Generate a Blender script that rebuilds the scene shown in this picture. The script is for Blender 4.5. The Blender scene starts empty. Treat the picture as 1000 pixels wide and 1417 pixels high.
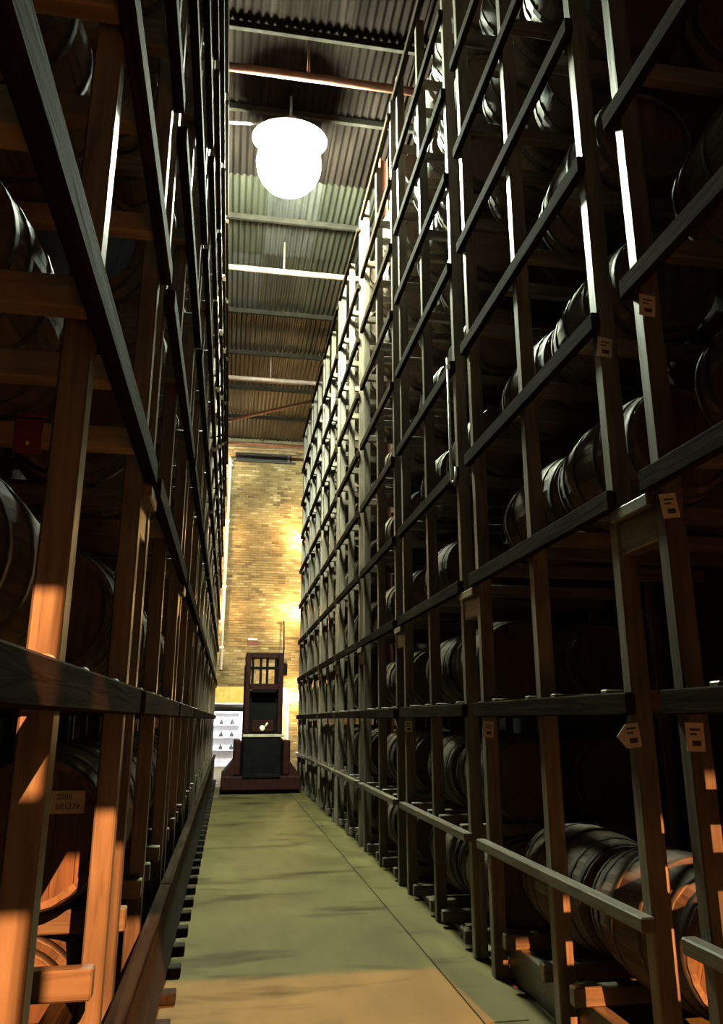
import bpy, bmesh, math, random
from mathutils import Vector, Matrix
R = math.radians
random.seed(7)
scene = bpy.context.scene
col = scene.collection

# ------------------------------------------------------------------ camera
EYE = 1.5
cd = bpy.data.cameras.new('camera')
cam = bpy.data.objects.new('camera', cd); col.objects.link(cam)
cd.sensor_fit = 'HORIZONTAL'; cd.sensor_width = 36.0; cd.lens = 37.8
cd.clip_start = 0.05; cd.clip_end = 200
cam.location = (0, 0, EYE)
cam.rotation_euler = (R(90 + 15.313), 0, R(-9.644))
scene.camera = cam

# ------------------------------------------------------------------ world, exposure
world = bpy.data.worlds.new('dusk_sky'); scene.world = world
world.use_nodes = True
bg = world.node_tree.nodes['Background']
bg.inputs[0].default_value = (0.58, 0.50, 0.38, 1); bg.inputs[1].default_value = 0.16
scene.view_settings.view_transform = 'Standard'
scene.view_settings.look = 'None'
scene.view_settings.exposure = -0.2
scene.view_settings.gamma = 1.0
scene.view_settings.use_curve_mapping = False

LAMP_GLOW = 1450.0      # radiance of the high-bay globe
WALL_GLOW = 750.0       # radiance of the bulkhead globes on the brick wall
FLOOD_W = 54000.0       # sodium flood lamp out in the yard behind the open door
STORE_GLOW = 400.0      # tubes in the bright store beyond the end door

# ------------------------------------------------------------------ dimensions (metres)
XR, XL = 1.65, -0.36           # aisle faces of the posts
LENS, PITCH = {'R': 1.91, 'L': 2.0}, 2.29        # one rack bay and its repeat
YR0, YL0 = 3.04, 3.17          # start of bay index 0
LEVELS = [0.77, 1.61, 2.48, 3.36, 4.24, 5.12, 6.00, 6.88, 7.76]
TOPZ = 8.72
DEPTH = 1.55
ROOF = 10.0
YW = 22.8                      # brick end wall
YB = -1.6                      # wall behind the camera
WX0, WX1 = -2.4, 3.7

# ------------------------------------------------------------------ materials
def mat(name, rough=0.6, metal=0.0, color=None, spec=0.5):
    m = bpy.data.materials.new(name); m.use_nodes = True
    b = m.node_tree.nodes['Principled BSDF']
    b.inputs['Roughness'].default_value = rough
    b.inputs['Metallic'].default_value = metal
    b.inputs['Specular IOR Level'].default_value = spec
    if color: b.inputs['Base Color'].default_value = (*color, 1)
    return m, m.node_tree, b

def ramp(nt, fac, stops):
    r = nt.nodes.new('ShaderNodeValToRGB')
    e = r.color_ramp.elements
    while len(e) < len(stops): e.new(0.5)
    for el, (p, c) in zip(e, stops):
        el.position = p; el.color = (*c, 1)
    nt.links.new(fac, r.inputs[0])
    return r.outputs[0]

def noise(nt, scale=(1, 1, 1), s=5.0, detail=4, dist=0.0, coord='Object', shift=None):
    tc = nt.nodes.new('ShaderNodeTexCoord'); mp = nt.nodes.new('ShaderNodeMapping')
    mp.inputs['Scale'].default_value = scale
    nt.links.new(tc.outputs[coord], mp.inputs['Vector'])
    if shift is not None:
        va = nt.nodes.new('ShaderNodeVectorMath'); va.operation = 'ADD'
        nt.links.new(mp.outputs[0], va.inputs[0]); nt.links.new(shift, va.inputs[1])
        vec = va.outputs[0]
    else:
        vec = mp.outputs[0]
    n = nt.nodes.new('ShaderNodeTexNoise')
    n.inputs['Scale'].default_value = s; n.inputs['Detail'].default_value = detail
    n.inputs['Distortion'].default_value = dist
    nt.links.new(vec, n.inputs['Vector'])
    return n.outputs['Fac']

def mixc(nt, fac, a, b, mode='MIX'):
    m = nt.nodes.new('ShaderNodeMix'); m.data_type = 'RGBA'; m.blend_type = mode
    for sock, v in ((0, fac), (6, a), (7, b)):
        if isinstance(v, (int, float)): m.inputs[sock].default_value = v
        elif isinstance(v, tuple): m.inputs[sock].default_value = (*v, 1)
        else: nt.links.new(v, m.inputs[sock])
    return m.outputs[2]

def bump(nt, b, h, strength=0.3, dist=0.01):
    n = nt.nodes.new('ShaderNodeBump')
    n.inputs['Strength'].default_value = strength; n.inputs['Distance'].default_value = dist
    nt.links.new(h, n.inputs['Height']); nt.links.new(n.outputs[0], b.inputs['Normal'])

def objrand(nt):
    return nt.nodes.new('ShaderNodeObjectInfo').outputs['Random']

def wood(name, axis, dark, mid, light, rough=0.55, spec=0.5):
    m, nt, b = mat(name, rough, spec=spec)
    sc = [14, 14, 14]; sc[axis] = 1.1
    rnd = objrand(nt)
    mul = nt.nodes.new('ShaderNodeMath'); mul.operation = 'MULTIPLY'; mul.inputs[1].default_value = 37.0
    nt.links.new(rnd, mul.inputs[0])
    n1 = noise(nt, tuple(sc), 2.2, 6, 0.8, shift=mul.outputs[0])
    n2 = noise(nt, (1, 1, 1), 2.3, 3, shift=mul.outputs[0])
    c1 = ramp(nt, n1, [(0.25, dark), (0.5, mid), (0.78, light)])
    c2 = ramp(nt, n2, [(0.3, (0.45, 0.42, 0.4)), (0.65, (1, 1, 1))])
    c = mixc(nt, 0.8, c1, c2, 'MULTIPLY')
    c3 = ramp(nt, rnd, [(0.0, (0.62, 0.6, 0.58)), (1.0, (1.1, 1.05, 1.0))])
    c = mixc(nt, 1.0, c, c3, 'MULTIPLY')
    nt.links.new(c, b.inputs['Base Color'])
    bump(nt, b, n1, 0.35, 0.006)
    return m

RACKC = ((0.05625, 0.04725, 0.03375), (0.1125, 0.09675, 0.072), (0.1665, 0.1485, 0.1148))
M = {}
for ax, k in enumerate('xyz'):
    M['rack_' + k] = wood('rack_timber_' + k, ax, *RACKC, rough=0.42)
BEAMC = ((0.0084, 0.0063, 0.0042), (0.0182, 0.014, 0.0098), (0.0322, 0.0252, 0.0182))
M['beam'] = wood('beam_timber', 1, *BEAMC, rough=0.95, spec=0.01)
M['guard'] = wood('guard_timber', 1, (0.008, 0.007, 0.006), (0.018, 0.015, 0.012), (0.034, 0.029, 0.023), 0.9, 0.1)
M['pale_x'] = wood('pale_softwood', 0, (0.153, 0.1125, 0.072), (0.216, 0.1665, 0.1125), (0.261, 0.2115, 0.153), 0.6)
OAK = ((0.0585, 0.0414, 0.0279), (0.108, 0.081, 0.05625), (0.1575, 0.1238, 0.09))
M['oak'] = wood('oak_stave', 1, *OAK, rough=0.7, spec=0.3)
M['oak_head'] = wood('oak_head', 2, (0.045, 0.02475, 0.0135), (0.08775, 0.0504, 0.027), (0.1305, 0.081, 0.045), rough=0.55)
m, nt, b = mat('dull_blue_paint', 0.5); M['blue'] = m
nt.links.new(ramp(nt, noise(nt, (1, 1, 1), 9), [(0.3, (0.05, 0.09, 0.18)), (0.7, (0.09, 0.15, 0.28))]), b.inputs['Base Color'])

def patchy(name, c0, c1, rough, metal=0.0, s=6.0, spec=0.5):
    m, nt, b = mat(name, rough, metal, spec=spec)
    nt.links.new(ramp(nt, noise(nt, (1, 1, 1), s, 5), [(0.35, c0), (0.7, c1)]), b.inputs['Base Color'])
    return m
M['hoop'] = patchy('hoop_steel', (0.025, 0.0225, 0.02), (0.065, 0.055, 0.045), 0.6, 0.6)
M['galv'] = patchy('galvanised_steel', (0.42, 0.44, 0.43), (0.62, 0.64, 0.62), 0.38, 0.6)
M['oxide'] = patchy('red_oxide_steel', (0.11, 0.03575, 0.022), (0.187, 0.0715, 0.04125), 0.5, 0.1)
M['purlin'] = patchy('dark_purlin', (0.00875, 0.0077, 0.00595), (0.01925, 0.0161, 0.01225), 0.9, spec=0.1)
M['pinksteel'] = patchy('lit_oxide_steel', (0.135, 0.09, 0.0765), (0.2025, 0.1485, 0.126), 0.5)  # paler oxide: lamp light on the roof ties put into the colour
M['truck_red'] = patchy('truck_dark_red', (0.012, 0.0022, 0.0016), (0.021, 0.004, 0.003), 0.6, spec=0.12)
M['truck_black'] = patchy('truck_black', (0.002, 0.002, 0.002), (0.005, 0.0045, 0.004), 0.6, spec=0.06)
M['rubber'] = patchy('rubber', (0.012, 0.012, 0.012), (0.03, 0.03, 0.03), 0.8)
M['white_pipe'] = patchy('white_pipe', (0.62, 0.62, 0.64), (0.8, 0.8, 0.82), 0.4)
M['cream'] = patchy('cream_paint', (0.62, 0.55, 0.40), (0.78, 0.72, 0.55), 0.55)
M['yellow'] = patchy('yellow_paint', (0.68, 0.50, 0.10), (0.82, 0.64, 0.18), 0.5)
M['charcoal'] = patchy('charcoal_shutter', (0.006, 0.006, 0.007), (0.014, 0.014, 0.016), 0.5)
M['white'] = patchy('white_wall_paint', (0.72, 0.72, 0.74), (0.85, 0.85, 0.88), 0.7)
M['redtag'] = patchy('red_painted_steel', (0.1, 0.01, 0.0075), (0.17, 0.0225, 0.015), 0.45, 0.2)
M['brass'] = patchy('brass_bolt', (0.6, 0.42, 0.15), (0.8, 0.6, 0.25), 0.3, 0.8)
M['plaster'] = patchy('dark_side_wall', (0.018, 0.015, 0.012), (0.04, 0.034, 0.028), 0.9, s=2.0)
M['paper'] = patchy('tag_paper', (0.3025, 0.264, 0.209), (0.396, 0.363, 0.3025), 0.8, s=25)
M['label'] = patchy('label_paper', (0.396, 0.36, 0.288), (0.456, 0.42, 0.348), 0.8, s=14)
M['ink'] = mat('ink', 0.8, color=(0.025, 0.02, 0.018))[0]
M['stone'] = patchy('lintel_concrete', (0.26, 0.24, 0.18), (0.42, 0.39, 0.30), 0.85, s=4)
M['ground'] = patchy('yard_asphalt', (0.06, 0.06, 0.055), (0.12, 0.115, 0.10), 0.9)

def emit(name, c, s):
    m, nt, b = mat(name, 0.4, color=c)
    b.inputs['Emission Color'].default_value = (*c, 1); b.inputs['Emission Strength'].default_value = s
    return m
M['globe'] = emit('mercury_globe', (0.88, 1.0, 0.74), LAMP_GLOW)
M['bulb'] = emit('warm_bulkhead_glass', (1.0, 0.58, 0.19), WALL_GLOW)
M['bulb_dim'] = emit('pale_bulkhead_glass', (1.0, 0.72, 0.36), WALL_GLOW * 0.2)
M['tube'] = emit('store_tube', (0.92, 0.95, 1.0), STORE_GLOW)
M['taillamp'] = emit('truck_lamp', (1.0, 0.95, 0.62), 0.55)

# concrete floor
m, nt, b = mat('aisle_concrete', 0.55, spec=0.12); M['concrete'] = m
n1 = noise(nt, (1, 1, 1), 1.3, 8); n2 = noise(nt, (1.0, 0.35, 1), 5.0, 6, 0.3)
n3 = noise(nt, (0.8, 2.6, 1), 1.0, 3, 0.6)
c = ramp(nt, n1, [(0.3, (0.052, 0.043, 0.016)), (0.7, (0.088, 0.074, 0.031))])
c = mixc(nt, 0.5, c, ramp(nt, n2, [(0.3, (0.6, 0.6, 0.58)), (0.7, (1.1, 1.1, 1.05))]), 'MULTIPLY')
c = mixc(nt, 0.85, c, ramp(nt, n3, [(0.32, (0.30, 0.28, 0.25)), (0.46, (1, 1, 1))]), 'MULTIPLY')
nt.links.new(c, b.inputs['Base Color'])
nt.links.new(ramp(nt, n1, [(0.3, (0.62,) * 3), (0.7, (0.85,) * 3)]), b.inputs['Roughness'])
bump(nt, b, n2, 0.15, 0.004)

# brick (per-brick tone stored in the mesh)
m, nt, b = mat('old_brick', 0.85); M['brick'] = m
at = nt.nodes.new('ShaderNodeAttribute'); at.attribute_name = 'tone'
c = ramp(nt, at.outputs['Fac'], [(0.0, (0.16, 0.115, 0.055)), (0.35, (0.32, 0.235, 0.11)), (0.7, (0.43, 0.335, 0.17)), (1.0, (0.56, 0.48, 0.30))])
n1 = noise(nt, (1, 1, 1), 0.9, 6)
c = mixc(nt, 0.75, c, ramp(nt, n1, [(0.38, (0.28, 0.25, 0.22)), (0.62, (1.0, 1.0, 0.98))]), 'MULTIPLY')
nt.links.new(c, b.inputs['Base Color'])
bump(nt, b, noise(nt, (1, 1, 1), 30, 4), 0.4, 0.01)
M['mortar'] = patchy('mortar', (0.20, 0.17, 0.10), (0.32, 0.27, 0.18), 0.95, s=8)

# corrugated sheets: two weathered tints and a dark brown
def sheet_mat(name, a, c_, d, rough=0.48, metal=0.35, spec=0.5):
    m, nt, b = mat(name, rough, metal, spec=spec)
    rnd = objrand(nt)
    n1 = noise(nt, (3.0, 0.5, 1), 1.6, 6, 0.4, 'Object')
    cc = ramp(nt, n1, [(0.3, a), (0.55, c_), (0.8, d)])
    cc = mixc(nt, 1.0, cc, ramp(nt, rnd, [(0, (0.7, 0.7, 0.7)), (1, (1.15, 1.15, 1.1))]), 'MULTIPLY')
    nt.links.new(cc, b.inputs['Base Color'])
    return m
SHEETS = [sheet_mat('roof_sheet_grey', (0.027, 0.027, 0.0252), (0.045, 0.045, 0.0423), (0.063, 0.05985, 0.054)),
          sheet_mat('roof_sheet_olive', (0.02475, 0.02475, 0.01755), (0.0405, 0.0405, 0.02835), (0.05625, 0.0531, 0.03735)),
          sheet_mat('roof_sheet_dark_brown', (0.004, 0.003, 0.0026), (0.0075, 0.0055, 0.0048), (0.012, 0.009, 0.0078), 0.95, 0.0, 0.01)]

# ------------------------------------------------------------------ mesh helpers
def link(name, mesh, parent=None, loc=(0, 0, 0), rot=(0, 0, 0)):
    o = bpy.data.objects.new(name, mesh); col.objects.link(o)
    o.location = loc; o.rotation_euler = rot
    if parent: o.parent = parent
    return o

def tag(o, label=None, cat=None, group=None, kind=None):
    if label: o['label'] = label
    if cat: o['category'] = cat
    if group: o['group'] = group
    if kind: o['kind'] = kind
    return o

def empty(name, loc=(0, 0, 0), rz=0, label=None, cat=None, group=None):
    o = bpy.data.objects.new(name, None); col.objects.link(o)
    o.empty_display_size = 0.1; o.location = loc; o.rotation_euler = (0, 0, rz)
    return tag(o, label, cat, group)

_cache = {}
def box_mesh(dx, dy, dz, material, bev=0.006):
    key = (round(dx, 4), round(dy, 4), round(dz, 4), material.name, bev)
    if key in _cache: return _cache[key]
    bm = bmesh.new(); bmesh.ops.create_cube(bm, size=1.0)
    bmesh.ops.scale(bm, vec=(dx, dy, dz), verts=bm.verts)
    if bev:
        bmesh.ops.bevel(bm, geom=bm.edges[:], offset=min(bev, 0.3 * min(dx, dy, dz)), segments=1, affect='EDGES')
    me = bpy.data.meshes.new('box'); bm.to_mesh(me); bm.free()
    me.materials.append(material); _cache[key] = me
    return me

def box(name, x0, x1, y0, y1, z0, z1, material, parent=None, bev=0.006, rot=(0, 0, 0)):
    me = box_mesh(x1 - x0, y1 - y0, z1 - z0, material, bev)
    return link(name, me, parent, ((x0 + x1) / 2, (y0 + y1) / 2, (z0 + z1) / 2), rot)

def boxes_mesh(name, items, material, parent=None, kind=None):
    """several boxes of ONE thing (a wall with openings) as one mesh"""
    V, F = [], []
    for x0, x1, y0, y1, z0, z1 in items:
        k = len(V)
        V += [(x, y, z) for z in (z0, z1) for y in (y0, y1) for x in (x0, x1)]
        F += [tuple(k + i for i in q) for q in ((0, 2, 3, 1), (4, 5, 7, 6), (0, 1, 5, 4), (2, 6, 7, 3), (0, 4, 6, 2), (1, 3, 7, 5))]
    me = bpy.data.meshes.new(name); me.from_pydata(V, [], F); me.materials.append(material)
    o = link(name, me, parent)
    return tag(o, kind=kind) if kind else o

def tube_mesh(pts, r, material, seg=8, caps=True):
    V, F = [], []
    pts = [Vector(p) for p in pts]
    for i, p in enumerate(pts):
        a = pts[max(i - 1, 0)]; c_ = pts[min(i + 1, len(pts) - 1)]
        t = (c_ - a).normalized()
        u = t.orthogonal() if abs(t.z) < 0.9 else Vector((1, 0, 0))
        u = (u - t * u.dot(t)).normalized(); w = t.cross(u)
        rr = r[i] if isinstance(r, (list, tuple)) else r
        for k in range(seg):
            an = 2 * math.pi * k / seg
            V.append(p + (u * math.cos(an) + w * math.sin(an)) * rr)
    for i in range(len(pts) - 1):
        for k in range(seg):
            a = i * seg + k; b_ = i * seg + (k + 1) % seg
            F.append((a, b_, b_ + seg, a + seg))
    if caps:
        F.append(tuple(reversed(range(seg)))); F.append(tuple(range(len(V) - seg, len(V))))
    me = bpy.data.meshes.new('tube'); me.from_pydata(V, [], F); me.materials.append(material)
    for p in me.polygons: p.use_smooth = len(p.vertices) == 4
    return me

def lathe_mesh(profile, material, seg=24, smooth=True):
    """profile of (r, z) turned about z"""
    V, F = [], []
    for r, z in profile:
        for k in range(seg):
            a = 2 * math.pi * k / seg
            V.append((r * math.cos(a), r * math.sin(a), z))
    for i in range(len(profile) - 1):
        for k in range(seg):
            a = i * seg + k; b_ = i * seg + (k + 1) % seg
            F.append((a, b_, b_ + seg, a + seg))
    me = bpy.data.meshes.new('lathe'); me.from_pydata(V, [], F); me.materials.append(material)
    for p in me.polygons: p.use_smooth = smooth
    return me

# ------------------------------------------------------------------ the setting
box('floor', WX0 - 0.2, WX1 + 0.2, YB - 0.2, YW + 5, -0.2, 0.0, M['concrete'], bev=0)
box('ground', -14, 16, YB - 14, YB - 0.2, -0.2, 0.0, M['ground'], bev=0)['kind'] = 'structure'
bpy.data.objects['floor']['kind'] = 'structure'
fl = bpy.data.objects['floor']
# cast strips along the foot of the racks, a hair proud of the aisle slab
for x0, x1, y0, y1 in ((1.36, 1.60, 1.0, 20.5), ):
    n = 6
    for k in range(n):
        a = y0 + (y1 - y0) * k / n; b_ = y0 + (y1 - y0) * (k + 1) / n - 0.012
        s = box('slab_strip', x0, x1, a, b_, 0.0, 0.012, M['concrete'], None, 0.004)
        s.parent = fl; s.matrix_parent_inverse = fl.matrix_world.inverted()
        s.location = (s.location.x - fl.location.x, s.location.y - fl.location.y, s.location.z - fl.location.z)
        s.matrix_parent_inverse = Matrix.Identity(4)

boxes_mesh('wall_left', [(WX0 - 0.2, WX0, YB - 0.2, YW + 0.3, 0, ROOF + 0.3)], M['plaster'], kind='structure')
boxes_mesh('wall_right', [(WX1, WX1 + 0.2, YB - 0.2, YW + 0.3, 0, ROOF + 0.3)], M['plaster'], kind='structure')
DTOP = 3.57
boxes_mesh('wall_back', [(WX0, -0.8, YB - 0.2, YB, 0, ROOF + 0.3), (2.4, WX1, YB - 0.2, YB, 0, ROOF + 0.3),
                         (-0.8, 2.4, YB - 0.2, YB, DTOP, ROOF + 0.3)], M['plaster'], kind='structure')

# unseen blocker added in the yard doorway, cutting the flood light into patches
blocker = empty('door_blocker', (-0.8, YB - 0.14, 0)); blocker['kind'] = 'structure'
for k in range(6):
    box('board', k * 0.2175, k * 0.2175 + 0.2125, -0.02, 0.02, 0.01, DTOP - 0.005, M['guard'], blocker, 0.004)
box('blocker_stile', 1.405, 1.46, -0.03, 0.03, 0.01, DTOP - 0.005, M['guard'], blocker, 0.004)
for z in (0.25, 1.9, 3.12):
    box('ledge', 0.0, 1.46, 0.03, 0.055, z, z + 0.13, M['guard'], blocker, 0.004)

# brick end wall with a doorway: backing of mortar, bricks as real blocks
DX0, DX1, DZ = -0.62, 1.75, 2.36
wf = boxes_mesh('wall_front', [(WX0, DX0, YW, YW + 0.3, 0, ROOF + 0.3), (DX1, WX1, YW, YW + 0.3, 0, ROOF + 0.3),
                               (DX0, DX1, YW, YW + 0.3, DZ, ROOF + 0.3)], M['mortar'], kind='structure')
def brickwork():
    V, F, T = [], [], []
    bw, bh, j = 0.225, 0.076, 0.012
    nz = int((ROOF - 0.42) / bh)
    for r in range(nz):
        z0 = r * bh; off = 0 if r % 2 else bw / 2
        x = WX0 + 0.005 - off
        while x < WX1 - 0.01:
            a, c_ = max(x, WX0 + 0.005), min(x + bw - j, WX1 - 0.005)
            x += bw
            if c_ - a < 0.03: continue
            if z0 < DZ + 0.42 and c_ > DX0 - 0.02 and a < DX1 + 0.02:
                if z0 < DZ: 
                    if a < DX0 - 0.05: c_ = DX0 - 0.02
                    elif c_ > DX1 + 0.05: a = DX1 + 0.02
                    else: continue
            d = 0.012 + random.random() * 0.014
            k = len(V)
            y0, y1 = YW - d, YW + 0.01
            V += [(xx, yy, zz) for zz in (z0, z0 + bh - j) for yy in (y0, y1) for xx in (a, c_)]
            F += [tuple(k + i for i in q) for q in ((0, 2, 3, 1), (4, 5, 7, 6), (0, 1, 5, 4), (0, 4, 6, 2), (1, 3, 7, 5))]
            T += [min(1, max(0, random.gauss(0.5, 0.24)))] * 8
    me = bpy.data.meshes.new('brickwork'); me.from_pydata(V, [], F)
    at = me.attributes.new('tone', 'FLOAT', 'POINT'); at.data.foreach_set('value', T)
    me.materials.append(M['brick'])
    return tag(link('brickwork', me, wf), kind='stuff')
brickwork()
box('wall_plate', WX0 + 0.02, WX1 - 0.02, YW - 0.20, YW - 0.005, ROOF - 0.32, ROOF - 0.14, M['stone'], wf, 0.01)
# dark slot below the plate: recessed frame and back
box('slot_back', -0.12, 1.62, YW - 0.045, YW - 0.005, ROOF - 0.68, ROOF - 0.42, M['charcoal'], wf, 0)
box('slot_lintel', -0.18, 1.75, YW - 0.13, YW - 0.005, ROOF - 0.42, ROOF - 0.33, M['stone'], wf, 0.006)
box('slot_sill', -0.18, 1.75, YW - 0.10, YW - 0.005, ROOF - 0.72, ROOF - 0.68, M['charcoal'], wf, 0.004)
box('slot_jamb', 1.50, 1.56, YW - 0.10, YW - 0.045, ROOF - 0.68, ROOF - 0.42, M['pinksteel'], wf, 0.004)

# doorway: yellow lintel, charcoal roller drum, cream door leaf of boards
tr = box('trim_1', DX0 - 0.12, DX1 + 0.06, YW - 0.07, YW - 0.01, DZ - 0.40, DZ + 0.06, M['yellow'], None, 0.006); tr['kind'] = 'structure'
tr = box('trim_2', DX0 - 0.10, DX0, YW - 0.06, YW - 0.01, 0, DZ - 0.40, M['oxide'], None, 0.004); tr['kind'] = 'structure'
d1 = empty('door_1', (DX0, YW + 0.02, 0)); d1['kind'] = 'structure'
link('roller_drum', tube_mesh([(0.02, 0.14, DZ - 0.52), (2.33, 0.14, DZ - 0.52)], 0.115, M['charcoal'], 16), d1)
d2 = empty('door_2', (1.18, YW - 0.13, 0)); d2['kind'] = 'structure'
for k in range(5):
    box('board', k * 0.1, k * 0.1 + 0.092, 0, 0.035, 0.04, 2.42, M['cream'], d2, 0.006)
for z in (0.35, 1.3, 2.15):
    box('ledge', 0.0, 0.49, 0.035, 0.06, z, z + 0.09, M['cream'], d2, 0.004)

# bright store beyond the doorway
SX0, SX1, SY1, SZ = -1.6, 2.6, YW + 4.2, 2.9
boxes_mesh('wall_store', [(SX0, SX1, SY1, SY1 + 0.1, 0, SZ), (SX0 - 0.1, SX0, YW + 0.3, SY1 + 0.1, 0, SZ),
                          (SX1, SX1 + 0.1, YW + 0.3, SY1 + 0.1, 0, SZ)], M['white'], kind='structure')
boxes_mesh('ceiling_store', [(SX0 - 0.1, SX1 + 0.1, YW + 0.3, SY1 + 0.1, SZ, SZ + 0.1)], M['white'], kind='structure')

# roof: corrugated sheets hung as separate pieces under one ceiling
def sheet_mesh(w, l, material):
    pitch = w / 9.0; n = 9 * 8; V, F = [], []
    for i in range(n + 1):
        x = w * i / n
        z = 0.020 * math.cos(2 * math.pi * x / pitch)
        V += [(x - w / 2, -l / 2, z), (x - w / 2, l / 2, z)]
    for i in range(n):
        F.append((2 * i, 2 * i + 1, 2 * i + 3, 2 * i + 2))
    me = bpy.data.meshes.new('sheet'); me.from_pydata(V, [], F); me.materials.append(material)
    for p in me.polygons: p.use_smooth = True
    return me
ce = boxes_mesh('ceiling', [(WX0, WX1, YB, YW + 0.3, ROOF + 0.12, ROOF + 0.2)], M['plaster'], kind='structure')
sw = 0.96; nx = math.ceil((WX1 - WX0) / 0.9); sl = 2.15; ny = math.ceil((YW - YB) / 2.05)
SM = [sheet_mesh(sw, sl, s) for s in SHEETS]
for i in range(nx):
    for j in range(ny):
        y = YB + 2.05 * j + 1.0
        w = ([0.85, 0.15, 0.0] if i <= 3 else [0.15, 0.85, 0.0]) if y > 10.2 else [0.0, 0.0, 1.0]  # rows nearer the camera all take the dark brown tint
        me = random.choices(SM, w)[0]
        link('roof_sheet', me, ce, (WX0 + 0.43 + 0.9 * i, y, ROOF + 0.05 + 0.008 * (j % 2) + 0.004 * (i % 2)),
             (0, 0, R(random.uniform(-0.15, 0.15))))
for k, y in enumerate((3.6, 5.6, 7.75, 9.1, 11.57, 14.77, 16.7, 18.7, 20.7)):
    o = box('trim_%d' % (10 + k), WX0, WX1, y, y + 0.06, ROOF - 0.08, ROOF + 0.02, M['purlin'], None, 0.005); o['kind'] = 'structure'
# tie members of the roof trusses
for y, mm in ((3.4, 'oxide'), (7.87, 'oxide'), (12.3, 'pinksteel'), (16.95, 'pinksteel'), (21.45, 'oxide')):
    tg = empty('roof_tie', (0, y, 9.4), 0, None, 'tie beam')
    link('tie_pipe', tube_mesh([(WX0 + 0.01, 0, 0), (WX1 - 0.01, 0, 0)], 0.055, M[mm], 10), tg)
    for x in (WX0 + 0.8, 0.65, WX1 - 0.8):
        link('hanger', tube_mesh([(x, 0, 0.04), (x, 0, 0.62)], 0.018, M[mm], 6), tg)
    if abs(y - 16.95) < 0.1:
        link('tie_pipe', tube_mesh([(WX0 + 0.01, 0.14, 0.02), (WX1 - 0.01, 0.14, 0.02)], 0.04, M[mm], 8), tg)
    names = {3.4: 'red-oxide roof tie pipe over the aisle, furthest from the brick wall', 7.87: 'rusty pink roof tie pipe on the unlit side of the high bay lamp',
             12.3: 'brightly lit pale roof tie pipe just beyond the high bay lamp', 16.95: 'doubled pale pink roof tie pipe beyond the lit one',
             21.45: 'red-oxide roof tie pipe close to the brick end wall'}
    tg['label'] = names[y]; tg['group'] = 'roof tie pipes'
br = empty('roof_brace', (0, 0, 0), 0, 'slanting red-oxide roof brace near the brick end wall', 'brace')
link('brace_bar', tube_mesh([(-2.2, 21.45, 9.497), (3.4, 16.95, 9.497)], 0.045, M['oxide'], 8), br)
for p in ((-2.2, 21.45), (3.4, 16.95)):
    box('gusset_plate', p[0] - 0.09, p[0] + 0.09, p[1] - 0.09, p[1] + 0.09, 9.448, 9.458, M['oxide'], br, 0.002)

# steel column beside the tagged rack
COLX = 1.99
cl = empty('roof_column', (COLX, 9.72, 0), 0, 'orange-red steel column rising behind the tagged rack to the roof', 'column')
for s in (-1, 1):
    box('flange', s * 0.055 - 0.006, s * 0.055 + 0.006, -0.06, 0.06, 0.02, ROOF - 0.14, M['oxide'], cl, 0)
box('web', -0.049, 0.049, -0.007, 0.007, 0.02, ROOF - 0.14, M['oxide'], cl, 0)
box('base_plate', -0.1, 0.1, -0.1, 0.1, 0.0, 0.02, M['oxide'], cl, 0.003)

# ------------------------------------------------------------------ barrels
BL, RB, RH = 0.84, 0.318, 0.268
NST = 24
def rad(t): return RH + (RB - RH) * (1 - (2 * t - 1) ** 2)
HOOPS = [0.035, 0.15, 0.36, 0.64, 0.85, 0.965]
def stave_mesh():
    V, F = [], []
    n = 8; ha = math.pi / NST * 0.985; th = 0.024
    for i in range(n + 1):
        t = i / n; y = (t - 0.5) * BL; r = rad(t)
        for rr, a in ((r - 0.002, -ha), (r + 0.001, 0), (r - 0.002, ha), (r - th, ha), (r - th, -ha)):
            V.append((rr * math.sin(a), y, rr * math.cos(a)))
    for i in range(n):
        for k in range(5):
            a = i * 5 + k; b_ = i * 5 + (k + 1) % 5
            F.append((a, a + 5, b_ + 5, b_))
    F.append((0, 1, 2, 3, 4)); e = n * 5; F.append((e + 4, e + 3, e + 2, e + 1, e))
    me = bpy.data.meshes.new('stave'); me.from_pydata(V, [], F); me.materials.append(M['oak'])
    return me
def hoop_mesh(t, seg=36):
    w = 0.038; V, F = [], []
    y = (t - 0.5) * BL
    t0, t1 = t - w / 2 / BL, t + w / 2 / BL
    prof = [(rad(max(t0, 0)) - 0.003, -w / 2), (rad(max(t0, 0)) + 0.004, -w / 2), (rad(min(t1, 1)) + 0.004, w / 2), (rad(min(t1, 1)) - 0.003, w / 2)]
    for r, yy in prof:
        for k in range(seg):
            a = 2 * math.pi * k / seg
            V.append((r * math.sin(a), y + yy, r * math.cos(a)))
    for i in range(3):
        for k in range(seg):
            a = i * seg + k; b_ = i * seg + (k + 1) % seg
            F.append((a, b_, b_ + seg, a + seg))
    me = bpy.data.meshes.new('hoop'); me.from_pydata(V, [], F); me.materials.append(M['hoop'])
    for p in me.polygons: p.use_smooth = True
    return me
def head_back_mesh(seg=32):
    r = rad(0.04) - 0.02; V = [(r * math.sin(2 * math.pi * k / seg), 0, r * math.cos(2 * math.pi * k / seg)) for k in range(seg)]
    V += [(x, 0.008, z) for x, _, z in V]
    F = [tuple(range(seg)), tuple(reversed(range(seg, 2 * seg)))] + [(k, k + seg, (k + 1) % seg + seg, (k + 1) % seg) for k in range(seg)]
    me = bpy.data.meshes.new('head'); me.from_pydata(V, [], F); me.materials.append(M['oak_head'])
    return me
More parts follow.
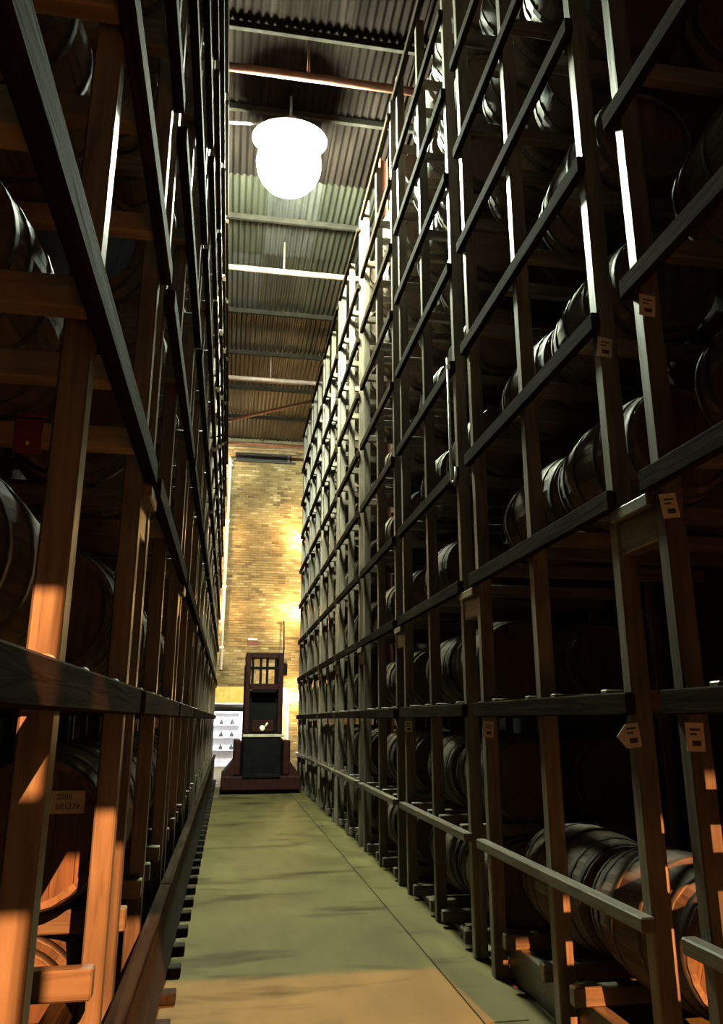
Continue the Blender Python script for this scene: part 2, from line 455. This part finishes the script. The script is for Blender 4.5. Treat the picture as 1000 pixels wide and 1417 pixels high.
def head_boards():
    r = rad(0.04) - 0.024; nb = 6; w = 2 * r / nb; out = []
    for i in range(nb):
        x0, x1 = -r + i * w + 0.0012, -r + (i + 1) * w - 0.0012
        xs = [x0 + (x1 - x0) * k / 4 for k in range(5)]
        loop = [(x, math.sqrt(max(r * r - x * x, 1e-5))) for x in xs] + [(x, -math.sqrt(max(r * r - x * x, 1e-5))) for x in reversed(xs)]
        n = len(loop)
        V = [(x, -0.012, z) for x, z in loop] + [(x, 0.0, z) for x, z in loop]
        F = [tuple(range(n)), tuple(reversed(range(n, 2 * n)))] + [(k, k + n, (k + 1) % n + n, (k + 1) % n) for k in range(n)]
        me = bpy.data.meshes.new('head_board'); me.from_pydata(V, [], F); me.materials.append(M['oak_head'])
        out.append(me)
    return out
STAVE = stave_mesh(); HOOPM = [hoop_mesh(t) for t in HOOPS]; HEADB = head_back_mesh(); HBOARDS = head_boards()

def whole_barrel_data(seg=24, rings=6):
    """body, hoops and heads of one barrel: verts, faces, material indices"""
    V, F, I = [], [], []
    for i in range(rings + 1):
        t = i / rings; y = (t - 0.5) * BL
        for k in range(seg):
            a = 2 * math.pi * k / seg; r = rad(t) - (0.0 if k % 2 else 0.0)
            V.append((r * math.sin(a), y, r * math.cos(a)))
    for i in range(rings):
        for k in range(seg):
            a = i * seg + k; b_ = i * seg + (k + 1) % seg
            F.append((a, a + seg, b_ + seg, b_)); I.append(0)
    for end, t in ((0, 0.04), (1, 0.96)):
        base = len(V); y = (t - 0.5) * BL; r = rad(t) - 0.02
        for k in range(seg):
            a = 2 * math.pi * k / seg
            V.append((r * math.sin(a), y, r * math.cos(a)))
        rim = 0 if end == 0 else rings * seg
        for k in range(seg):
            q = (rim + k, rim + (k + 1) % seg, base + (k + 1) % seg, base + k)
            F.append(q if end == 0 else tuple(reversed(q))); I.append(0)
        f_ = tuple(range(base, base + seg))
        F.append(f_ if end == 0 else tuple(reversed(f_))); I.append(1)
    for t in HOOPS:
        base = len(V); w = 0.038
        for dr, dt in ((-0.003, -0.5), (0.005, -0.5), (0.005, 0.5), (-0.003, 0.5)):
            tt = min(max(t + dt * w / BL, 0), 1)
            for k in range(seg):
                a = 2 * math.pi * k / seg; r = rad(tt) + dr
                V.append((r * math.sin(a), (tt - 0.5) * BL, r * math.cos(a)))
        for i in range(3):
            for k in range(seg):
                a = base + i * seg + k; b_ = base + i * seg + (k + 1) % seg
                F.append((a, a + seg, b_ + seg, b_)); I.append(2)
    return V, F, I
WB = whole_barrel_data()
def whole_mesh(name, copies=((0, 0, 0),)):
    V, F, I = [], [], []
    for cx, cy, cz in copies:
        k = len(V); an = random.uniform(0, 6)
        V += [(x + cx, y + cy, z + cz) for x, y, z in WB[0]]
        F += [tuple(k + i for i in f_) for f_ in WB[1]]; I += WB[2]
    me = bpy.data.meshes.new(name); me.from_pydata(V, [], F)
    for k in ('oak', 'oak_head', 'hoop'): me.materials.append(M[k])
    me.polygons.foreach_set('material_index', I)
    sm = [len(f_) == 4 and i != 2 for f_, i in zip(F, I)]
    me.polygons.foreach_set('use_smooth', sm)
    return me
FAR = whole_mesh('far_barrel')

def near_barrel(o):
    for k in range(NST):
        link('stave', STAVE, o, (0, 0, 0), (0, 2 * math.pi * (k + 0.5) / NST, 0))
    for me in HOOPM: link('hoop', me, o)
    for s in (1, -1):
        h = link('head', HEADB, o, (0, s * -(0.5 - 0.045) * BL, 0), (0, 0, 0 if s == 1 else math.pi))
        for me in HBOARDS: link('head_board', me, h)

ORD = ['floor', 'second', 'third', 'fourth', 'fifth', 'sixth', 'seventh', 'eighth', 'ninth', 'tenth']
BAYW = ['first', 'second', 'third', 'fourth', 'fifth', 'sixth', 'seventh', 'eighth', 'ninth']
stuff_spots = []
def barrel(side, k, nb, slot, lev, x, near, zfoot, y0, dy=0.0):
    LEN = LENS[side]
    yc = y0 + 0.035 + (LEN - 0.07) * (0.25 + 0.5 * slot) + dy
    zc = zfoot + 0.298
    rack = 'tagged' if side == 'R' else 'guarded'
    half = 'wall side' if slot else 'far side'
    lab = f'oak barrel on {ORD[lev]} tier of {BAYW[nb]} bay from brick wall, {rack} rack, {half}'
    grp = f'barrels on the {rack} rack'
    if near:
        o = empty('oak_barrel', (x, yc, zc), 0, lab, 'barrel', grp)
        o.rotation_euler = (0, random.uniform(0, 0.4), 0)
        near_barrel(o)
    else:
        o = link('oak_barrel', FAR, None, (x, yc, zc), (0, random.uniform(0, 6.28), 0))
        tag(o, lab, 'barrel', grp)
    return o

# ------------------------------------------------------------------ racks
PXS, PY = {'R': 0.088, 'L': 0.07}, 0.07
tagm = None
def tag_mesh(kind):
    key = ('tag', kind)
    if key in _cache: return _cache[key]
    if kind == 0: P = [(-0.036, -0.05), (0.036, -0.05), (0.036, 0.05), (-0.036, 0.05)]
    else: P = [(-0.03, -0.05), (0.036, -0.05), (0.036, 0.045), (-0.02, 0.045), (-0.066, 0.0)]
    n = len(P)
    V = [(x, 0, z) for x, z in P] + [(x, 0.0025, z) for x, z in P]
    F = [tuple(range(n)), tuple(reversed(range(n, 2 * n)))] + [(k, k + n, (k + 1) % n + n, (k + 1) % n) for k in range(n)]
    # printed strokes
    base = len(V); IK = []
    for x0, x1, z0, z1 in ((-0.020, 0.022, 0.022, 0.030), (-0.020, 0.008, 0.006, 0.013), (-0.014, 0.022, -0.032, -0.012)):
        b_ = len(V); V += [(x0, -0.0006, z0), (x1, -0.0006, z0), (x1, -0.0006, z1), (x0, -0.0006, z1)]
        IK.append((b_, b_ + 1, b_ + 2, b_ + 3))
    me = bpy.data.meshes.new('tag'); me.from_pydata(V, [], F + IK)
    me.materials.append(M['paper']); me.materials.append(M['ink'])
    me.polygons.foreach_set('material_index', [0] * len(F) + [1] * len(IK))
    _cache[key] = me
    return me

def rack(side, k, nb, total):
    s = 1 if side == 'R' else -1
    xf = XR if side == 'R' else XL
    LEN = LENS[side]; PX = PXS[side]
    y0 = (YR0 if side == 'R' else YL0) + PITCH * k
    where = f'{BAYW[nb]} bay from brick wall'
    if side == 'R': lab = f'dark timber barrel rack with paper tags on its posts, {where}'
    else: lab = f'dark timber barrel rack behind the low guard board, {where}'
    o = empty('barrel_rack', (xf, y0, 0), 0, lab, 'rack', 'tagged rack bays' if side == 'R' else 'guarded rack bays')
    def bx(name, u0, u1, ya, yb, z0, z1, mm, bev=0.006, parent=o):
        a, c_ = (u0, u1) if s > 0 else (-u1, -u0)
        return box(name, a, c_, ya, yb, z0, z1, mm, parent, bev)
    near = k <= 1
    ys = (0.0, LEN / 2 if side == 'R' else 0.88, LEN)
    for j, y in enumerate(ys):
        for u in (0.0, DEPTH - PX):
            if u and not near and False: continue
            bx('post', u, u + PX, y - PY / 2, y + PY / 2, 0, TOPZ + (0.22 if j != 1 else 0.02), M['rack_z'])
    for li, z in enumerate(LEVELS + [TOPZ]):
        h, t = (0.055, 0.06) if (li == 0 and side == 'R') else (0.092, 0.045)
        if li == len(LEVELS): h, t = 0.07, 0.045
        uo = PX + t if (li == 0 and side == 'L') else 0.0
        bx('beam', uo - t, uo, -0.06, LEN + 0.06, z - h - (0.065 if uo else 0), z - (0.065 if uo else 0), M['beam'] if (li or side == 'L') else M['rack_y'])
        bx('beam', DEPTH, DEPTH + t, -0.06, LEN + 0.06, z - h, z, M['beam'])
    for li, z in enumerate([0.10] + LEVELS):
        if side == 'R' and k < 1:
            if li == 0: z = 0.27
            if li == 1: continue
        for slot in (0, 1):
            yc = 0.035 + (LEN - 0.07) * (0.25 + 0.5 * slot)
            for d in (-0.28, 0.28):
                mm = M['rack_x']
                if side == 'L' and k == -1 and li in (2, 3, 4): mm = M['pale_x']
                bx('bearer', 0.0, DEPTH, yc + d - 0.03, yc + d + 0.03, z - 0.085 + 0.02, z + 0.02, mm)
    zs = (0.27 if (side == 'R' and k < 1) else 0.10) - 0.065
    for u in (0.092, DEPTH - 0.162):
        bx('sleeper', u, u + 0.07, PY / 2, LEN - PY / 2, 0, zs, M['rack_y'])
    # packing block and cap bridging to the next bay, above the third tier
    bx('spacer_block', 0.005, PX, LEN + PY / 2, PITCH - PY / 2, 2.19, 2.33, M['rack_y'])
    bx('spacer_cap', -0.03, PX, LEN + PY / 2, PITCH - PY / 2, 2.33, 2.385, M['rack_y'])
    spots = {-1: ((2, 0, 0), (2, 1, 0), (2, 2, 0)), 0: ((0, 0, 1), (0, 2, 0), (2, 0, 0)), 1: ((2, 0, 0), )}
    if side == 'R':
        for j, li, kind in spots.get(k, ()):
            t = link('tag', tag_mesh(kind), o, (0.02 if kind == 0 else -0.02, ys[j] - PY / 2 - 0.004, LEVELS[1 + li] - 0.17), (0, R(random.uniform(-8, 8)), 0))
            t['label'] = 'arrow-shaped cream paper tag' if kind else 'cream paper location tag'
    return o

NR, NL = 8, 9            # bays k = -1 .. 6 and -1 .. 7
for side, n in (('R', NR), ('L', NL)):
    for i in range(n):
        k = i - 1; nb = n - 1 - i
        y0 = (YR0 if side == 'R' else YL0) + PITCH * k
        rack(side, k, nb, n)
        LEN = LENS[side]
        for lev, z in enumerate([0.10] + LEVELS):
            for slot in (0, 1):
                zf = z + 0.02
                if side == 'R':
                    x = XR + 0.45 + random.uniform(-0.02, 0.02)
                    if k == -1 and (slot == 0 or lev > 4): continue
                    if lev in (1, 2) and k in (-1, 0): continue
                    if lev == 0 and k in (-1, 0): zf += 0.17
                    if k == -1 and lev == 0: x = XR + 0.62
                    if k > -1 and random.random() < 0.04: continue
                    near = (k <= 0 and lev <= 5)
                    barrel(side, k, nb, slot, lev, x, near, zf, y0)
                    if lev > 0 and (k >= 0): stuff_spots.append((XR + 1.14, y0 + 0.035 + (LEN - 0.07) * (0.25 + 0.5 * slot), zf + 0.298))
                else:
                    x = XL - 0.40 + random.uniform(-0.02, 0.02)
                    if k == -1 and (slot == 0 or lev > 4 or lev in (0, 1)): continue
                    if k == -1: x = XL - (0.56 if lev == 3 else 0.52)
                    if k == 0 and lev == 1 and slot == 0: x = XL - 0.35
                    near = (k <= 0 and lev <= 5)
                    if k >= 2 and lev < 1: stuff_spots.append((x, y0 + 0.035 + (LEN - 0.07) * (0.25 + 0.5 * slot), zf + 0.298)); continue
                    b_ = barrel(side, k, nb, slot, lev, x, near, zf, y0, -0.06 if (k == 0 and lev == 1 and slot == 0) else 0.0)
                    if k == 0 and lev == 4 and slot == 0: BLUE = b_
                    if k == 0 and lev == 1 and slot == 0: LABELLED = b_
st = link('rear_barrels', whole_mesh('rear_barrels', stuff_spots))
tag(st, 'rear rows of oak barrels stacked deep inside the racks', 'barrels', None, 'stuff')

# one barrel with a blue-painted head
BLUE['label'] = 'oak barrel with a dull blue painted head on fifth tier of the guarded rack'
for ch in BLUE.children:
    if ch.name.startswith('head'):
        ch['label'] = 'dull blue painted head'
        for g in ch.children:
            g.data = g.data.copy(); g.data.materials[0] = M['blue']
# paper label on the labelled barrel head
LABELLED.rotation_euler = (0, 0, 0)
LABELLED['label'] = 'oak barrel with a white paper label on its head, behind the guard board'
lb = box('paper_label', 0.045, 0.185, -0.40, -0.398, 0.068, 0.15, M['label'], LABELLED, 0)
def text(name, s, size, loc, parent, material):
    cu = bpy.data.curves.new(name, 'FONT'); cu.body = s; cu.size = size; cu.align_x = 'CENTER'; cu.extrude = 0.0004
    o = bpy.data.objects.new(name, cu); col.objects.link(o)
    dg = bpy.context.evaluated_depsgraph_get()
    me = bpy.data.meshes.new_from_object(o.evaluated_get(dg))
    bpy.data.objects.remove(o); me.materials.clear(); me.materials.append(material)
    return link(name, me, parent, loc, (math.pi / 2, 0, 0))
text('printed_number', '2006', 0.029, (-0.006, -0.0018, 0.010), lb, M['ink'])
text('printed_number', 'BE1279', 0.029, (0.008, -0.0018, -0.025), lb, M['ink'])
lb['label'] = 'white paper label printed with two dark lines'

# ------------------------------------------------------------------ guard board along the foot of the left rack
GY0, GY1, GL = 2.35, 21.0, 2.29
n = int((GY1 - GY0) / GL)
for i in range(n):
    ya = GY0 + GL * i; nb = n - 1 - i
    g = empty('guard_rail', (-0.30, ya, 0), 0, f'low dark guard board with floor pads, {BAYW[nb]} length from the brick wall', 'guard rail', 'guard boards along the rack foot')
    box('guard_board', -0.012, 0.012, 0.0, GL - 0.02, 0.06, 0.60, M['guard'], g, 0.004)
    box('top_rail', -0.022, 0.035, 0.0, GL - 0.02, 0.60, 0.64, M['beam'], g, 0.004)
    for j in range(5):
        y = 0.2 + j * GL / 5
        box('floor_pad', -0.03, 0.085, y - 0.05, y + 0.05, 0.0, 0.06, M['guard'], g, 0.006)

# ------------------------------------------------------------------ fittings on the near left rack
yb = YL0 - PITCH + 0.035 + (LENS['L'] - 0.07) * 0.75 + 0.28 - 0.03
ck = empty('bearer_clamp', (-0.72, yb, 2.40), 0, 'red painted steel clamp with brass bolt hooked over a pale bearer', 'clamp')
box('front_plate', -0.045, 0.045, -0.010, -0.001, -0.02, 0.125, M['redtag'], ck, 0.002)
box('hook_lip', -0.045, 0.045, -0.010, 0.05, 0.101, 0.111, M['redtag'], ck, 0.002)
link('bolt', lathe_mesh([(0.001, 0.012), (0.007, 0.012), (0.009, 0.0)], M['brass'], 8), ck, (0.0, -0.010, 0.015), (math.pi / 2, 0, 0))

jp = empty('lit_edge_strip', (1.592, 5.30, 3.22), 0, 'thin hooked strip added for the lit edge of a tagged rack post', 'pipe')  # added strip standing in for the lit edge of a rack post
pts = [(0, 0, 1.05), (0, 0, 0.06)] + [(0, -0.06 + 0.06 * math.cos(a), 0.06 - 0.06 * math.sin(a)) for a in (0.4, 0.9, 1.57, 2.2, 2.8)] + [(0, -0.122, 0.10)]
link('pipe', tube_mesh(pts, 0.011, M['galv'], 8), jp)
box('fixing_strap', -0.012, 0.0145, -0.02, 0.02, 0.95, 0.99, M['galv'], jp, 0.002)

# ------------------------------------------------------------------ high-bay lamp
def globe_mesh(r, material, seg=24, rings=12):
    prof = [(max(r * math.sin(math.pi * i / rings), 1e-4), -r * math.cos(math.pi * i / rings)) for i in range(rings + 1)]
    return lathe_mesh(prof, material, seg)
hb = empty('high_bay_lamp', (0.50, 9.0, 9.0), 0, 'glaring white globe high bay lamp hanging under the corrugated roof', 'lamp')
TILT = R(10)
link('globe', globe_mesh(0.45, M['globe']), hb)  # oversized so that its shape takes in the lamp's glare
link('glare_reflector', lathe_mesh([(0.05, 0.50), (0.24, 0.49), (0.52, 0.36), (0.525, 0.345), (0.24, 0.475), (0.05, 0.48)], M['white'], 28), hb, (0, 0, 0), (TILT, 0, 0))  # added to widen the glare and keep lamp light off the near roof
link('ballast_box', lathe_mesh([(0.001, 0.66), (0.10, 0.66), (0.12, 0.64), (0.12, 0.49), (0.02, 0.47)], M['galv'], 16), hb, (0, 0, 0), (TILT, 0, 0))
link('drop_rod', tube_mesh([(0, -0.10, 0.55), (0, -0.10, 1.05)], 0.02, M['galv'], 8), hb)
link('bracket_pipe', tube_mesh([(0, -0.10, 0.56), (-0.9, -0.28, 0.32), (-2.91, -0.30, 0.32)], 0.018, M['white_pipe'], 8), hb)

# ------------------------------------------------------------------ bulkhead lamps on the brick wall
for i, (x, z, lab) in enumerate(((1.90, 6.85, 'warm bulkhead lamp high on the brick wall by the tagged rack'),
                                 (1.88, 4.55, 'warm bulkhead lamp halfway up the brick wall by the tagged rack'),
                                 (1.95, 2.12, 'warm bulkhead lamp beside the doorway by the tagged rack'),
                                 (-0.62, 6.85, 'warm bulkhead lamp high on the brick wall by the guarded rack'),
                                 (-0.58, 9.22, 'pale bulkhead lamp at the top of the brick wall beside the conduit'),
                                 (-0.62, 4.55, 'warm bulkhead lamp halfway up the brick wall by the guarded rack'))):
    w = empty('wall_lamp', (x, YW - 0.02, z), 0, lab, 'lamp', 'bulkhead lamps on the brick wall')
    p = link('mounting_plate', lathe_mesh([(0.001, 0), (0.12, 0), (0.12, 0.04), (0.10, 0.05)], M['galv'], 20), w, (0, 0.0, 0), (math.pi / 2, 0, 0))
    link('lamp_globe', globe_mesh(0.10, M['bulb_dim' if lab.startswith('pale') else 'bulb'], 16, 8), w, (0, -0.30, 0))
    link('lamp_arm', tube_mesh([(0, -0.04, 0), (0, -0.22, 0)], 0.03, M['galv'], 8), w)
    link('guard_ring', lathe_mesh([(0.115, 0.04), (0.122, 0.04), (0.122, 0.06), (0.115, 0.06)], M['galv'], 20), w, (0, -0.16, 0), (math.pi / 2, 0, 0))

# conduit down the brick wall, fixtures
cp = empty('conduit_pipe', (-0.27, YW - 0.085, 2.9), 0, 'white vertical conduit pipe clipped down the brick wall', 'pipe')
link('pipe', tube_mesh([(0, 0, 0), (0, 0, 6.5)], 0.045, M['white_pipe'], 10), cp)
for z in (0.6, 2.4, 4.4, 6.2):
    box('clip', -0.06, 0.06, -0.055, 0.063, z, z + 0.06, M['white_pipe'], cp, 0.004)
jb = empty('junction_box', (1.52, YW - 0.11, 2.75), 0, 'small black box on the brick wall beside the truck mast', 'box')
box('case', -0.13, 0.13, -0.08, 0.09, 0, 0.34, M['truck_black'], jb, 0.015)
link('cable', tube_mesh([(0, 0, 0.34), (0.02, 0.02, 0.8), (0.0, 0.03, 1.6)], 0.02, M['truck_black'], 6), jb)
sg = empty('wall_notice', (0.62, YW - 0.04, 3.62), 0, 'small red and white notice plate on the brick wall above truck', 'sign')
box('plate', -0.16, 0.16, -0.008, 0.0, 0, 0.22, M['redtag'], sg, 0.002)
box('white_band', -0.14, 0.14, -0.012, -0.008, 0.14, 0.20, M['white'], sg, 0)
box('plate_stay', -0.02, 0.02, 0.0, 0.03, 0.05, 0.15, M['redtag'], sg, 0)

# ------------------------------------------------------------------ order-picking truck in the aisle
tk = empty('warehouse_truck', (0.75, 16.9, 0), 0, 'dark red narrow-aisle forklift truck with overhead cage, parked in the aisle', 'forklift')
def tb(name, *a, bev=0.015, parent=tk): return box(name, *a[:6], M[a[6]], parent, bev)
tb('chassis', -0.84, 0.84, 0.0, 2.3, 0.07, 0.36, 'truck_red', bev=0.03)
for s in (-1, 1):
    # sloping shoulder
    V = [(s * 0.58, 0.05, 0.36), (s * 0.82, 0.05, 0.36), (s * 0.58, 0.05, 0.66), (s * 0.58, 1.9, 0.36), (s * 0.82, 1.9, 0.36), (s * 0.58, 1.9, 0.66)]
    me = bpy.data.meshes.new('shoulder'); me.from_pydata(V, [], [(0, 1, 2), (3, 5, 4), (0, 3, 4, 1), (1, 4, 5, 2), (0, 2, 5, 3)]); me.materials.append(M['truck_red'])
    link('shoulder', me, tk)
    tb('side_pod', min(s * 0.44, s * 0.60), max(s * 0.44, s * 0.60), 0.12, 1.7, 0.36, 1.08, 'truck_red', bev=0.03)
    w = link('wheel', tube_mesh([(s * 0.42, 0.45, 0.14), (s * 0.60, 0.45, 0.14)], 0.14, M['rubber'], 16), tk)
    link('hub', tube_mesh([(s * 0.60, 0.45, 0.14), (s * 0.608, 0.45, 0.14)], 0.07, M['galv'], 12), w)
    w = link('wheel', tube_mesh([(s * 0.42, 1.85, 0.14), (s * 0.60, 1.85, 0.14)], 0.14, M['rubber'], 16), tk)
    link('hub', tube_mesh([(s * 0.60, 1.85, 0.14), (s * 0.608, 1.85, 0.14)], 0.07, M['galv'], 12), w)
    tb('cage_post', min(s * 0.30, s * 0.41), max(s * 0.30, s * 0.41), 0.10, 0.22, 1.20, 2.92, 'truck_red', bev=0.012)
    tb('cage_post', min(s * 0.33, s * 0.40), max(s * 0.33, s * 0.40), 1.30, 1.38, 1.20, 2.92, 'truck_red', bev=0.012)
    tb('roof_side_bar', min(s * 0.33, s * 0.41), max(s * 0.33, s * 0.41), 0.22, 1.38, 2.84, 2.92, 'truck_red', bev=0.012)
tb('counterweight', -0.42, 0.42, 0.02, 1.6, 0.36, 1.14, 'truck_black', bev=0.04)
tb('counterweight_cap', -0.42, 0.44, 0.0, 1.6, 1.14, 1.20, 'cream', bev=0.012)
cw = bpy.data.objects['counterweight_cap']; cw.data = box_mesh(0.86, 1.6, 0.06, M['stone'], 0.012)
V = [(-0.42, -0.03, 0.36), (0.42, -0.03, 0.36), (0.42, -0.03, 0.44), (0.1, -0.03, 0.38), (-0.42, -0.03, 0.42)]
tb('bumper_plate', -0.40, 0.40, -0.03, 0.02, 0.32, 0.40, 'truck_black', bev=0.012)
tb('cage_header', -0.30, 0.30, 0.10, 0.22, 2.80, 2.92, 'truck_red', bev=0.012)
tb('cage_sill', -0.30, 0.30, 0.10, 0.22, 2.12, 2.26, 'truck_red', bev=0.012)
tb('light_bar', -0.26, 0.26, 0.06, 0.12, 2.06, 2.12, 'truck_black', bev=0.01)
tb('window_bar', -0.30, 0.30, 0.13, 0.17, 2.56, 2.62, 'truck_black', bev=0.006)
for x in (-0.26, -0.085, 0.055, 0.24):
    tb('window_bar', x - 0.028, x + 0.028, 0.14, 0.18, 2.26, 2.80, 'truck_black', bev=0.006)
tb('mast_panel', -0.30, 0.30, 0.30, 0.42, 1.20, 2.12, 'truck_black', bev=0.01)
tb('seat_back', -0.24, 0.24, 0.24, 0.30, 1.24, 1.50, 'truck_red', bev=0.02)
link('work_lamp', globe_mesh(0.055, M['taillamp'], 12, 8), tk, (-0.01, 0.21, 1.33))
link('lamp_arm', tube_mesh([(0.05, 0.215, 1.36), (0.1, 0.215, 1.44)], 0.02, M['cream'], 6), tk)
for i in range(5):
    tb('roof_slat', -0.33, 0.33, 0.34 + i * 0.2, 0.39 + i * 0.2, 2.86, 2.90, 'truck_red', bev=0.006)
for s in (-1, 1):
    tb('mast_rail', s * 0.36 - 0.05, s * 0.36 + 0.05, 1.62, 1.76, 0.36, 2.75, 'truck_black', bev=0.01)
    tb('fork', s * 0.28 - 0.06, s * 0.28 + 0.06, 1.9, 3.0, 0.40, 0.45, 'truck_black', bev=0.006)
tb('fork_carriage', -0.42, 0.42, 1.76, 1.90, 0.38, 0.75, 'truck_black', bev=0.01)

# ------------------------------------------------------------------ bright store room
for i, y in enumerate((YW + 1.2, YW + 2.8)):
    f_ = empty('tube_light', (0.2, y, SZ), 0, 'white ceiling tube light in the store room, ' + ('near the doorway' if i == 0 else 'near its end wall'), 'lamp', 'store room tube lights')
    box('housing', -0.9, 0.9, -0.09, 0.09, -0.06, 0.0, M['white'], f_, 0.006)
    for s in (-1, 1):
        link('tube', tube_mesh([(-0.85, s * 0.05, -0.08), (0.85, s * 0.05, -0.08)], 0.022, M['tube'], 8), f_)
sh = empty('store_shelf', (-0.15, SY1 - 0.32, 0), 0, 'white open shelf standing in the bright store room', 'shelf')
SHZ = (0.55, 0.95, 1.35, 1.75)
for s in (-1, 1):
    for y in (0.02, 0.27):
        box('upright', s * 0.55 - 0.02, s * 0.55 + 0.02, y - 0.02, y + 0.02, 0, 1.95, M['white'], sh, 0.003)
for z in SHZ: box('shelf_board', -0.53, 0.53, 0, 0.29, z - 0.03, z, M['white'], sh, 0.003)
jar = lathe_mesh([(0.001, 0), (0.06, 0), (0.06, 0.07), (0.025, 0.13), (0.025, 0.16), (0.001, 0.16)], M['charcoal'], 12)
for z, nm in zip(SHZ[:3], ('lowest', 'middle', 'upper')):
    for x in (-0.42, -0.05, 0.3):
        link_o = link('jar', jar, None, (-0.15 + x, SY1 - 0.2, z))
        tag(link_o, f'small dark jar on the {nm} board of the store room shelf', 'jar', f'jars on the {nm} shelf board')

# ------------------------------------------------------------------ sodium flood lamp in the yard behind
fp = empty('yard_flood_lamp', (2.2, YB - 6.2, 0), 0, 'sodium flood lamp on a pole in the yard outside the open door', 'lamp')
link('pole', tube_mesh([(0, 0, 0), (0, 0, 6.6)], [0.08, 0.05], M['galv'], 10), fp)
link('lamp_hood', lathe_mesh([(0.03, 0.42), (0.10, 0.40), (0.28, 0.16), (0.30, 0.14), (0.30, 0.10)], M['galv'], 20), fp, (0, 0.34, 6.35))
link('hood_arm', tube_mesh([(0, 0, 6.55), (0, 0.34, 6.76)], 0.025, M['galv'], 8), fp)
ld = bpy.data.lights.new('flood', 'POINT'); ld.energy = FLOOD_W; ld.color = (1.0, 0.35, 0.105); ld.shadow_soft_size = 0.025
lo = bpy.data.objects.new('flood', ld); col.objects.link(lo); lo.location = (0, 0.34, 6.46); lo.parent = fp
